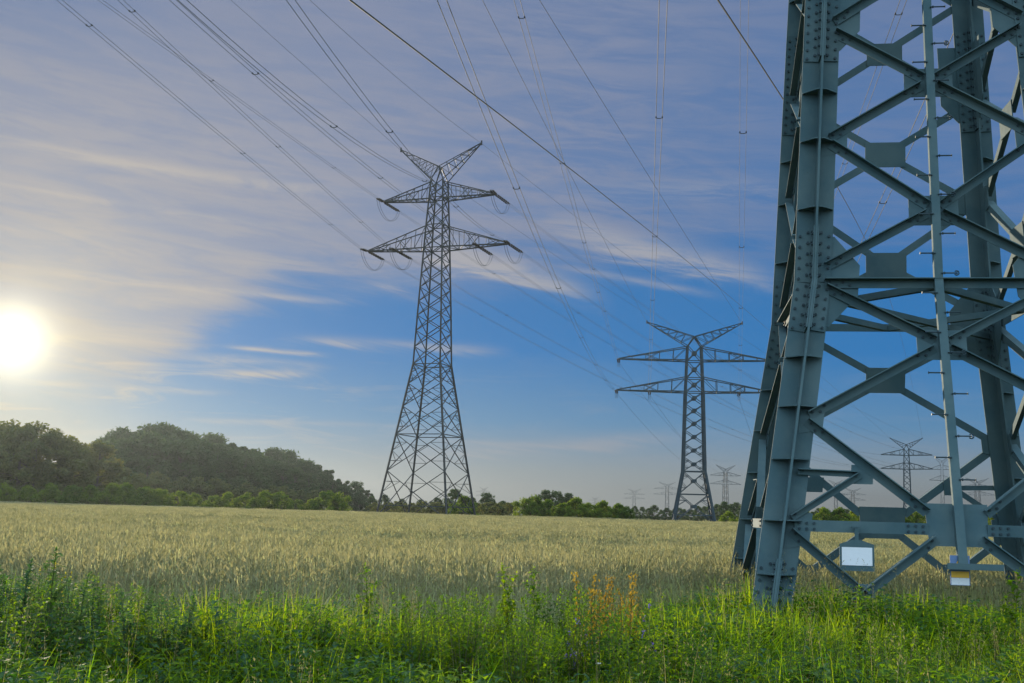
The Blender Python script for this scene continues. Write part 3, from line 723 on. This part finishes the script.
SKY_L = [(-140, 432), (-60, 422), (0, 420), (20, 417), (40, 427), (58, 429), (75, 441), (88, 442), (95, 437), (115, 427), (150, 425), (175, 431), (200, 435), (235, 438), (265, 449), (297, 456), (325, 465), (350, 478), (368, 486), (385, 492)]
def sk(px): return float(np.interp(px, [p[0] for p in SKY_L], [p[1] for p in SKY_L]))
for px in (-130, -108, -86, -62, -44, -26, -8, 4, 16, 30, 42, 56, 70, 84, 95):                   # golden trees left of the wood
    D = 262 + rr.uniform(-6, 10); plant_tree('deciduous_tree', rr.choice(EDGE), px, D, top_h(px, sk(px) + rr.uniform(0, 3), D), label='hazy sunlit leafy tree at far left below the sun', group='trees below the sun')
for row, (dD, dy) in enumerate(((0, 10), (22, 4), (48, 0))):
    px = 92 + row * 5
    while px < 372:
        D = 345 + (px - 92) * .35 + dD * 1.4 + rr.uniform(-6, 6)
        h = top_h(px, sk(px) + dy + rr.uniform(-1, 3), D)
        plant_tree('woodland_tree', rr.choice(OAK + TALL + TALL) if h > 9 else rr.choice(OAK), px, D, h, label='dark green tree in the wood behind the left field hedge', group='trees of the dark wood')
        px += rr.uniform(11, 16)
px = -60
while px < 330:                                                        # shrub layer along the foot of the wood
    D = 300 + max(0, px - 92) * .2; y = float(np.interp(px, [-60, 90, 150, 215, 330], [478, 474, 471, 482, 493])) + rr.uniform(-3, 3)
    plant_tree('shrub', rr.choice(SHRUB), px, D, top_h(px, y, D), label='mid green shrub along the foot of the dark wood', group='shrubs at the foot of the wood', cat='shrub', parts=('foliage', 'stem')); px += rr.uniform(12, 17)
HEDGE = [(-40, 486), (-18, 487), (4, 486), (26, 487), (48, 485), (70, 486), (90, 487), (112, 485), (124, 484), (143, 488), (160, 489), (178, 492), (192, 493), (214, 495), (228, 494), (246, 495), (264, 493), (280, 494), (297, 499), (312, 500), (327, 492), (340, 495)]
for px, y in HEDGE:
    D = 186 + rr.uniform(-1.5, 2.5); h = top_h(px, y + rr.uniform(-1, 1), D)
    lab = ('rounded bright bush at the right end of the field hedge' if px == 327 else 'low green bush in the hedge along the far left field edge')
    plant_tree('hedge_bush', rr.choice(BUSH), px, D, h, label=lab, group=None if px == 327 else 'bushes of the left field hedge', cat='bush', parts=('foliage', 'stem'))
for px, y, D, k, lab in ((385, 495, 300, 0, 'a'), (402, 499, 310, 0, 'a'), (420, 500, 320, 0, 'a'), (437, 497, 300, 0, 'a'), (455, 490, 262, 1, 'a'), (472, 497, 300, 0, 'a'), (487, 492, 270, 1, 'a'), (503, 501, 300, 0, 'a'), (372, 497, 290, 0, 'a'), (448, 499, 290, 0, 'a')):
    plant_tree('deciduous_tree', rr.choice(OAK), px, D, top_h(px, y, D), label='dark distant tree behind the feet of the tallest whole pylon', group='trees behind the tallest whole pylon')
plant_tree('bush', BUSH[0], 465, 200, top_h(465, 497.5, 200), label='lone round light green bush between legs of the tallest whole pylon', cat='bush', parts=('foliage', 'stem'))
for px in (378, 396, 415, 430, 482, 497, 508):
    plant_tree('bush', rr.choice(SHRUB), px, 230, top_h(px, 504 + rr.uniform(-1.5, 1.5), 230), label='low dark bush at field edge by the feet of the tallest whole pylon', group='low bushes by the tallest whole pylon', cat='bush', parts=('foliage', 'stem'))
for px in range(372, 512, 6):
    plant_tree('bush', rr.choice(SHRUB), px + rr.uniform(-2, 2), 262, top_h(px, 503.5 + rr.uniform(-2, 1), 262), label='low dark bush at field edge by the feet of the tallest whole pylon', group='low bushes by the tallest whole pylon', cat='bush', parts=('foliage', 'stem'))
for px, y in ((522, 500), (534, 497.5), (548, 501), (563, 503), (577, 499), (590, 503), (604, 502), (618, 504.5), (627, 508)):
    plant_tree('bush', rr.choice(BUSH), px, 188 + rr.uniform(0, 3), top_h(px, y, 188), label='green bush in the clump between the two whole pylons', group='bush clump between the whole pylons', cat='bush', parts=('foliage', 'stem'))
for px, y in ((532, 497), (545, 491), (556, 490), (568, 494), (578, 498)):
    plant_tree('deciduous_tree', rr.choice(OAK), px, 300, top_h(px, y, 300), label='rounded dark tree rising behind the bush clump between whole pylons', group='trees behind the bush clump')
px = 585
while px < 1100:
    D = 420 + rr.uniform(-30, 30); y = float(np.interp(px, [585, 640, 700, 725, 745, 800, 1100], [507, 507, 508, 504, 505, 510, 513])) + rr.uniform(-2, 2)
    plant_tree('distant_tree', rr.choice(OAK), px, D, top_h(px, y, D), label='blue green tree of the distant row along the horizon', group='distant row of trees'); px += rr.uniform(5, 8)
px = 728
while px < 1110:
    D = 216 + rr.uniform(-3, 6); y = float(np.interp(px, [728, 745, 800, 830, 880, 1024, 1110], [513, 510, 511, 508.5, 511, 514, 516])) + rr.uniform(-1.5, 1.5)
    plant_tree('hedge_bush', rr.choice(BUSH), px, D, top_h(px, y, D), label='sunlit green bush in the hedge seen through the near tower', group='bushes of the hedge behind the near tower', cat='bush', parts=('foliage', 'stem')); px += rr.uniform(15, 21)

# ------------------------------------------------------------------ wheat, grass, weeds
def instancer(name, protos, pos, rot, scl, kind, label=None, cat=None):
    me = bpy.data.meshes.new(name); n = len(pos); me.vertices.add(n); me.vertices.foreach_set('co', np.asarray(pos, np.float32).ravel())
    for nm_, ty, key, dat in (('rot', 'FLOAT_VECTOR', 'vector', rot), ('scl', 'FLOAT_VECTOR', 'vector', scl), ('pick', 'INT', 'value', kind)):
        a = me.attributes.new(nm_, ty, 'POINT'); a.data.foreach_set(key, np.asarray(dat, np.int32 if ty == 'INT' else np.float32).ravel())
    o = put(name, me); g = bpy.data.node_groups.new(name, 'GeometryNodeTree')
    g.interface.new_socket('Geometry', in_out='INPUT', socket_type='NodeSocketGeometry'); g.interface.new_socket('Geometry', in_out='OUTPUT', socket_type='NodeSocketGeometry')
    i = g.nodes.new('NodeGroupInput'); out = g.nodes.new('NodeGroupOutput'); J = g.nodes.new('GeometryNodeJoinGeometry')
    def attr(nm_, ty):
        a = g.nodes.new('GeometryNodeInputNamedAttribute'); a.data_type = ty; a.inputs['Name'].default_value = nm_; return a.outputs[0]
    ra, sa, pa = attr('rot', 'FLOAT_VECTOR'), attr('scl', 'FLOAT_VECTOR'), attr('pick', 'INT')
    for k, pr in enumerate(protos):
        ip = g.nodes.new('GeometryNodeInstanceOnPoints'); oi = g.nodes.new('GeometryNodeObjectInfo'); oi.inputs['Object'].default_value = pr; oi.inputs['As Instance'].default_value = True
        cm = g.nodes.new('FunctionNodeCompare'); cm.data_type = 'INT'; cm.operation = 'EQUAL'
        ii = [s for s in cm.inputs if s.type == 'INT']; g.links.new(pa, ii[0]); ii[1].default_value = k
        g.links.new(i.outputs[0], ip.inputs['Points']); g.links.new(cm.outputs[0], ip.inputs['Selection']); g.links.new(oi.outputs['Geometry'], ip.inputs['Instance'])
        g.links.new(ra, ip.inputs['Rotation']); g.links.new(sa, ip.inputs['Scale']); g.links.new(ip.outputs[0], J.inputs[0])
    g.links.new(J.outputs[0], out.inputs[0]); md = o.modifiers.new('scatter', 'NODES'); md.node_group = g
    tag(o, label, cat, kind='stuff'); return o
def proto_obj(name, me): return bpy.data.objects.new(name, me)
def blade(b, base, h, w, lean, az, bend, mi=0, seg=3):
    d = V((math.cos(az), math.sin(az), 0)); sd = V((-d.y, d.x, 0)); pts = []
    for k in range(seg + 1):
        t = k / seg; pts.append((base + d * (lean * h * t + bend * h * t * t) + V((0, 0, h * (t - .35 * bend * t * t))), w * (1 - t ** 1.6) + .0006))
    vs = []
    for p, ww in pts: vs += [p - sd * ww / 2, p + sd * ww / 2]
    b.add(vs, [(2 * k, 2 * k + 1, 2 * k + 3, 2 * k + 2) for k in range(seg)], mi)
def wheat_proto(seed, n, rad, fat=1.0):
    r = random.Random(seed); b = MB()
    for _ in range(n):
        a, q = r.uniform(0, math.tau), rad * math.sqrt(r.random()); p = V((q * math.cos(a), q * math.sin(a), 0)); h = r.uniform(.66, .84) if r.random() < .65 else r.uniform(.46, .7); az = r.uniform(0, math.tau); ln = r.uniform(.02, .12)
        d = V((math.cos(az), math.sin(az), 0)); top = p + d * ln * h + V((0, 0, h)); sd = V((-d.y, d.x, 0)) * .003 * fat
        b.add([p - sd, p + sd, top + sd, top - sd], [(0, 1, 2, 3)], 1)
        for k in range(2): blade(b, p.lerp(top, r.uniform(.3, .75)), r.uniform(.16, .26), .011 * fat, r.uniform(.3, .8), r.uniform(0, math.tau), r.uniform(.2, .9), 1, 2)
        ed = (d * r.uniform(.1, .9) + V((0, 0, 1))).normalized(); L = r.uniform(.080, .115); w = .0115 * fat; x = ed.cross(V((0, 0, 1)) if abs(ed.z) < .9 else V((1, 0, 0))).normalized(); y = x.cross(ed)
        for s1 in (x, y):
            b.add([top, top + ed * L * .35 + s1 * w, top + ed * L, top + ed * L * .35 - s1 * w], [(0, 1, 2, 3)], 0)
        for k in range(3):
            aw = (x * r.uniform(-1, 1) + y * r.uniform(-1, 1)) * .03; s = top + ed * L * .6; t = s + ed * .075 + aw; b.add([s - x * .0012 * fat, s + x * .0012 * fat, t], [(0, 1, 2)], 0)
    return proto_obj('wheat tuft', b.mesh('wheat tuft', [M_EAR, M_STRAW]))
def wheat_edge(x): return 13.8 + 3.6 * np.clip((x - .2) / 2.6, 0, 1) ** 1.2   # the crop starts nearer away from the tower
def field_noise(x, y):
    return (np.sin(x * .21 + 1.3 * np.sin(y * .17)) + np.sin(x * .083 + y * .31 + 2) + np.sin(y * .55 + .35 * np.sin(x * .12)) ) / 3
def wheat():
    pos, kind, scl = [], [], []
    def zone(y0, y1, dens, k, sc, margin):
        n = int(dens * (y1 - y0) * ((y0 + y1) / 2 * .95 + 2 * margin)); y = y0 + (y1 - y0) * RNG.random(n); hw = y * .475 + margin; x = (RNG.random(n) * 2 - 1) * hw
        f = field_noise(x, y)
        tram = np.abs((y + .04 * x + 1.2 * np.sin(x * .05)) % 15 - 7.5) < .42             # wheel tracks across the field
        keep = ~(tram & (RNG.random(n) < .75)) & (y > wheat_edge(x) + np.abs(RNG.normal(0, .6, n)) - .4)
        x, y, f = x[keep], y[keep], f[keep]; n = len(x); h = (1.0 + .15 * f + RNG.normal(0, .075, n)) * np.clip(.80 + (y - wheat_edge(x)) / 2.0 * .20, .78, 1)
        lodged = (np.sin(y * .85 + .8 * np.sin(x * .17) + x * .04) + .8 * np.sin(x * .31 + y * .23 + 1)) > 1.05; h = np.where(lodged, h * RNG.uniform(.62, .9, n), h)
        pos.append(np.stack([x, y, np.zeros(n)], 1)); kind.append(np.full(n, k) + (RNG.integers(0, 2, n)))
        scl.append(np.stack([np.full(n, sc), np.full(n, sc), h], 1))
    zone(12.6, 32, 34, 0, 1.0, 4); zone(32, 60, 11, 2, 1.0, 8); zone(60, 110, 4.2, 4, 1.0, 14); zone(110, 183, 2.1, 4, 1.5, 22)
    pos, kind, scl = np.concatenate(pos), np.concatenate(kind), np.concatenate(scl); rot = np.zeros_like(pos); rot[:, 2] = RNG.random(len(pos)) * math.tau
    pr = [wheat_proto(1, 13, .13), wheat_proto(2, 13, .13), wheat_proto(3, 26, .26, 1.25), wheat_proto(4, 26, .26, 1.25), wheat_proto(5, 34, .46, 2.0), wheat_proto(6, 34, .46, 2.0)]
    instancer('wheat_crop', pr, pos, rot, scl, kind, 'ripening pale gold wheat filling the wide field', 'wheat')
wheat()

def grass_proto(seed, n, rad, h0, h1, w, M, seeds=0):
    r = random.Random(seed); b = MB()
    for _ in range(n):
        a, q = r.uniform(0, math.tau), rad * math.sqrt(r.random()); blade(b, V((q * math.cos(a), q * math.sin(a), 0)), r.uniform(h0, h1), w * r.uniform(.7, 1.3), r.uniform(.02, .35), r.uniform(0, math.tau), r.uniform(.05, .75), 0, 4)
    for _ in range(seeds):
        az = r.uniform(0, math.tau); p = V((rad * .5 * math.cos(az), rad * .5 * math.sin(az), 0)); h = h1 * r.uniform(1.05, 1.35); blade(b, p, h, .004, r.uniform(.02, .15), az, .1, 1, 2)
        t = p + V((math.cos(az), math.sin(az), 0)) * h * .15 + V((0, 0, h * .9))
        for k in range(14):
            s = t + V((r.gauss(0, .012), r.gauss(0, .012), r.uniform(-.10, .10))); d = V((r.gauss(0, .6), r.gauss(0, .6), 1)).normalized() * .02; x = d.cross(V((r.random(), r.random(), r.random()))).normalized() * .003
            b.add([s, s + d * .4 + x * .7, s + d * .9, s + d * .4 - x * .7], [(0, 1, 2, 3)], 1)
    return proto_obj('grass tuft', b.mesh('grass tuft', [M, M_HAY]))
def leaf(b, base, L, w, dirv, droop, mi=0):
    d = V(dirv).normalized(); sd = d.cross(V((0, 0, 1))); sd = sd.normalized() if sd.length > .01 else V((1, 0, 0)); up = sd.cross(d)
    P = [base, base + d * L * .35 + up * L * .05, base + d * L * .7 - V((0, 0, droop * L * .35)), base + d * L - V((0, 0, droop * L))]
    W_ = [.12, 1, .72, .04]; vs = []
    for p, k in zip(P, W_): vs += [p - sd * w * k / 2 + up * w * .12 * k, p, p + sd * w * k / 2 + up * w * .12 * k]
    fs = []
    for k in range(3):
        fs += [(3 * k, 3 * k + 1, 3 * k + 4, 3 * k + 3), (3 * k + 1, 3 * k + 2, 3 * k + 5, 3 * k + 4)]
    b.add(vs, fs, mi)
def herb_proto(seed, rad, n, h, L, w, M):
    r = random.Random(seed); b = MB()
    for _ in range(n):
        a, q = r.uniform(0, math.tau), rad * math.sqrt(r.random()); hh = h * r.uniform(.5, 1.1); p = V((q * math.cos(a), q * math.sin(a), 0)); lean = V((r.gauss(0, .12), r.gauss(0, .12), 0))
        for k in range(9):
            t = .25 + .75 * k / 8; az = r.uniform(0, math.tau); leaf(b, p + lean * hh * t + V((0, 0, hh * t)), L * r.uniform(.6, 1.1) * (1.2 - .5 * t), w * r.uniform(.7, 1.2), (math.cos(az), math.sin(az), r.uniform(.0, .8)), r.uniform(.0, .5))
    return proto_obj('herb tuft', b.mesh('herb tuft', [M]))
def strip_height(x, y):                                                 # how tall the verge stands
    f = np.sin(x * 1.3 + 1.7 * np.sin(y * .9)) * np.sin(y * 1.1 + x * .5 + 1); g = np.sin(x * .45 + .6) * np.sin(y * .5 + x * .2)
    return 1.10 + .36 * f + .20 * g
def verge():
    n = 23000; y = 4.8 + 13.2 * RNG.random(n) ** .85; x = (RNG.random(n) * 2 - 1) * (y * .47 + 2.2)
    e = wheat_edge(x) + .3; ok = y < e; x, y, e = x[ok], y[ok], e[ok]; n = len(x)
    s = strip_height(x, y) * RNG.uniform(.75, 1.2, n); s *= np.clip(.45 + (e - y) / 3.0 * .55, .45, 1)
    s = np.where(x > 2.2, s * .96, s); s *= 1 + .12 * np.exp(-((x - 3.3) ** 2 + (y - 12.9) ** 2) / 1.2)
    kind = RNG.choice(6, n, p=[.36, .30, .035, .020, .17, .115])
    left = np.clip((-x - .6) / 3.5, 0, 1); kind = np.where(RNG.random(n) < left * .5, 5, kind)
    shade_patch = np.clip(np.sin(x * 1.9 + 1.1 * np.sin(y * 1.7)) * np.sin(y * 1.3 + x * .6) + .25 + np.clip((9.5 - y) * .35, 0, .8), 0, 1); kind = np.where(RNG.random(n) < shade_patch * .62, RNG.choice([4, 5], n), kind)  # more dark teal herbs close by, their colour standing in for shade
    rot = np.zeros((n, 3)); rot[:, 2] = RNG.random(n) * math.tau; pos = np.stack([x, y, np.zeros(n)], 1)
    pr = [grass_proto(1, 22, .12, .32, .60, .011, M_GRASS), grass_proto(2, 20, .13, .28, .52, .013, M_GRASS), grass_proto(3, 16, .10, .36, .68, .008, M_GRASS, 1), grass_proto(4, 8, .08, .3, .56, .006, M_HAY, 4),
          herb_proto(5, .15, 6, .46, .10, .042, M_WEED), herb_proto(6, .15, 6, .52, .09, .032, M_WEEDB)]
    instancer('verge_grass', pr, pos, rot, np.repeat(s[:, None], 3, 1), kind, 'lush green grass and low herbs along the near field edge', 'grass')
verge()

def thistle_proto(seed, h, M, density=52, L=.17, w=.052, flower=None):
    r = random.Random(seed); s_ = MB(); l_ = MB(); f_ = MB(); ln = V((r.uniform(-.08, .08), r.uniform(-.08, .08), 0))
    pt = lambda t: ln * h * t * t + V((0, 0, h * t))
    s_.tube([pt(t) for t in (0, .3, .6, .85, 1)], [.007, .006, .005, .0035, .002], 5)
    br = []
    for k in range(5):
        t = r.uniform(.4, .85); az = r.uniform(0, math.tau); e = pt(t) + V((math.cos(az) * .10, math.sin(az) * .10, .20)) * r.uniform(.6, 1.2) * h; br.append((pt(t), e)); s_.tube([pt(t), pt(t).lerp(e, .5) - V((0, 0, .01)), e], [.003, .0025, .0015], 4)
    for k in range(density):
        t = .12 + .86 * (k / density); az = k * 2.4 + r.uniform(-.3, .3); sz = L * (1.15 - .75 * t) * r.uniform(.8, 1.2); leaf(l_, pt(t), sz, w * (1.1 - .5 * t) * 1.1, (math.cos(az), math.sin(az), r.uniform(.15, .9)), r.uniform(.1, .5))
    for a, e in br:
        for k in range(7): az = r.uniform(0, math.tau); leaf(l_, a.lerp(e, .25 + .75 * k / 7), L * .5 * r.uniform(.7, 1.1), w * .6, (math.cos(az), math.sin(az), r.uniform(.2, 1.1)), .25)
    heads = []
    for c in [pt(1)] + [e for _, e in br]:
        if flower: f_ = MB(); heads.append(f_)
        else: f_ = l_
        for k in range(14 if flower is None else 9):
            d = V((r.gauss(0, 1), r.gauss(0, 1), r.gauss(0, 1.2))).normalized(); leaf(f_, c + d * .006 + V((0, 0, r.uniform(-.05, .01))), .024, .014, d, 0)
    if flower: return [s_.mesh('stem', M_STEM), l_.mesh('leaves', M)] + [q.mesh('flower_head', flower) for q in heads]
    return s_.mesh('stem', M_STEM), l_.mesh('leaves', M)
def dock_proto(seed, h):
    r = random.Random(seed); s_ = MB(); l_ = MB(); f_ = MB()
    for j in range(5):
        az = r.uniform(0, math.tau); d = V((math.cos(az), math.sin(az), 0)) * r.uniform(.03, .16); hh = h * r.uniform(.8, 1.05); p0 = d * .2; p1 = d * h + V((0, 0, hh)); s_.tube([p0, p0.lerp(p1, .5), p1], [.006, .005, .002], 5)
        for k in range(70):
            t = r.uniform(.38, 1); sd = V((r.gauss(0, 1), r.gauss(0, 1), 0)) * (.030 * (1.25 - t) + .008); q = p0.lerp(p1, t) + sd
            dv = V((r.gauss(0, .5), r.gauss(0, .5), 1)).normalized(); leaf(f_, q, r.uniform(.02, .035), .016, dv, 0)
        for k in range(9): a2 = r.uniform(0, math.tau); leaf(l_, p0.lerp(p1, r.uniform(.1, .75)), r.uniform(.07, .15), .028, (math.cos(a2), math.sin(a2), .5), .4)
    for k in range(9): a2 = r.uniform(0, math.tau); leaf(l_, V((0, 0, .05)), r.uniform(.22, .34), .085, (math.cos(a2), math.sin(a2), 1.0), .35)
    return s_.mesh('stem', M_STEM), l_.mesh('leaves', M_WEED), f_.mesh('seed_heads', M_DOCK)
def bushy_proto(seed, h, M, stems=5, L=.15, w=.05, n=22, buds=None):
    r = random.Random(seed); s_ = MB(); l_ = MB(); f_ = l_
    for j in range(stems):
        az = j * math.tau / stems + r.uniform(-.5, .5); d = V((math.cos(az), math.sin(az), 0)) * r.uniform(.06, .20); hh = h * r.uniform(.72, 1.0); pt = lambda t: d * (t ** 1.4) + V((0, 0, hh * t))
        s_.tube([pt(t) for t in (0, .35, .7, 1)], [.006, .005, .0035, .0015], 5)
        for k in range(n):
            t = .15 + .85 * k / n; a2 = k * 2.4 + r.uniform(-.4, .4); leaf(l_, pt(t), L * (1.15 - .65 * t) * r.uniform(.75, 1.2), w * (1.1 - .5 * t), (math.cos(a2), math.sin(a2), r.uniform(.1, .9)), r.uniform(.1, .5))
        for k in range(10):
            dd = V((r.gauss(0, 1), r.gauss(0, 1), r.gauss(0, 1.2))).normalized(); leaf(f_, pt(1) + V((0, 0, r.uniform(-.06, .01))) + dd * .008, .022, .012, dd, 0)
    return s_.mesh('stem', M_STEM), l_.mesh('leaves', M)
def umbel_proto(seed, h, M):
    r = random.Random(seed); s_ = MB(); l_ = MB(); f_ = MB(); s_.tube([(0, 0, 0), (.02, 0, h * .6), (.03, .01, h)], [.004, .003, .002], 5); c = V((.03, .01, h))
    for k in range(12):
        a, q = r.uniform(0, math.tau), .05 * math.sqrt(r.random()); e = c + V((q * math.cos(a), q * math.sin(a), .03 + r.uniform(-.004, .006))); s_.tube([c, e], .0012, 4)
        for j in range(6): a2 = r.uniform(0, math.tau); leaf(f_, e, .013, .010, (math.cos(a2), math.sin(a2), .25), 0)
    for k in range(10): a2 = r.uniform(0, math.tau); leaf(l_, V((.01, 0, h * r.uniform(.1, .8))), .11, .02, (math.cos(a2), math.sin(a2), .6), .3)
    return s_.mesh('stem', M_STEM), l_.mesh('leaves', M_WEED), f_.mesh('flower_heads', M)
def weed(name, proto, px, D, ytop, label, group=None, cat='wild plant', H=1.0):
    p = at(px, 560, D); h = top_h(px, ytop, D); s = h / H
    o = empty(name, (p.x, p.y, 0), random.uniform(0, math.tau)); o.scale = (s, s, s)
    for me in proto: put(me.name.split('.')[0], me, o)
    tag(o, label, cat, group)
TH_L = [thistle_proto(s, 1.0, M_WEEDB) for s in (1, 2)]; TH_G = [thistle_proto(s, 1.0, M_WEED, 46, .17, .055) for s in (3, 4, 5)]
TH_Y = thistle_proto(6, 1.0, M_WEED, 26, .11, .03, M_YFL); TH_P = thistle_proto(7, 1.0, M_WEED, 26, .10, .022, M_PURPLE); BUSHY = [bushy_proto(s, 1.0, M_WEED) for s in (21, 22)] + [bushy_proto(23, 1.0, M_WEED, 7, .11, .026, 30)]; BUSHY_B = [bushy_proto(24, 1.0, M_WEEDB), bushy_proto(25, 1.0, M_WEEDB, 7, .12, .028, 28)]; DOCK = [dock_proto(s, 1.0) for s in (8, 9)]; UMB = umbel_proto(10, 1.0, M_FLOWER)
for px, D, y in ((23, 9.6, 560), (53, 9.4, 549), (5, 9.2, 566)):
    weed('thistle', TH_L[0], px, D, y, {23: 'middle of three tall grey green weeds at far left edge', 53: 'tallest dark grey green weed rising into the wheat at far left', 5: 'tall grey green weed cut by the left picture edge'}[px])
for px, D, y, lab in ((371, 10.5, 566, 'tall green weed standing alone in the verge below the tallest whole pylon'), (511, 10.8, 566, 'left of two tall dark weeds in the middle of the verge'), (536, 10.8, 568, 'right of two tall dark weeds in the middle of the verge'),
                      (405, 10.2, 596, 'broad leafy green weed right of the lone tall weed'), (857, 9.6, 588, 'dark leafy weed in front of the tower under the white sign'), (1010, 11.0, 570, 'tall leafy weed at the right picture edge beside the tower')):
    weed('thistle', rr.choice(TH_G), px, D, y, lab)
for px, D, y, lab in ((590, 10.6, 568, 'leftmost rusty orange dock plant in the verge'), (605, 10.9, 576, 'rusty dock plant between two others in the verge'), (628, 10.7, 574, 'rightmost rusty orange dock plant in the verge')):
    weed('dock_plant', rr.choice(DOCK), px, D, y, lab)
for px, D, y in ((602, 8.4, 666), (424, 8.2, 680)): weed('white_wildflower', UMB, px, D, y, 'flat white flower head low in the grass ' + ('below the rusty docks' if px == 602 else 'at the bottom edge left of middle'), cat='wildflower')
for px, D, y in ((60, 10.6, 566), (42, 10.4, 572), (70, 10.8, 574)): weed('yellow_wildflower', TH_Y, px, D, y, 'yellow flowering weed among the tall weeds at far left', 'yellow flowering weeds', 'wildflower')
for px, D, y in ((575, 9.6, 621), (581, 9.6, 620), (650, 10, 605), (335, 10, 625), (120, 10, 612)): weed('violet_wildflower', TH_P, px, D, y, 'small violet flowering weed in the green verge', 'violet flowering weeds', 'wildflower')
for i in range(280):                                                   # the mixed weeds of the verge
    px = rr.uniform(-40, 1064); D = rr.uniform(8.4, 13.2) if px < 690 else rr.uniform(8.0, 12.0)
    top = float(np.interp(px, [-40, 0, 90, 160, 230, 330, 420, 520, 660, 730, 1064], [572, 576, 584, 594, 602, 604, 598, 588, 600, 616, 612]))
    base_y = 497 + .028 * px + (EYE - (1.02 if px < 170 else .84 if px < 690 else .66)) / D * F
    y = max(top - (9 if px < 690 else 4), base_y + rr.uniform(-22, 22)) + rr.uniform(-4, 12); lf = px < 190 and rr.random() < .75
    weed('field_weed', rr.choice(BUSHY_B + TH_L[:1] if lf else BUSHY + BUSHY + TH_G[:1]), px, D, y, 'grey green leafy weed among the dense weeds at lower left' if lf else 'green leafy weed growing among the verge grass', 'grey green weeds at lower left' if lf else 'leafy weeds of the verge')
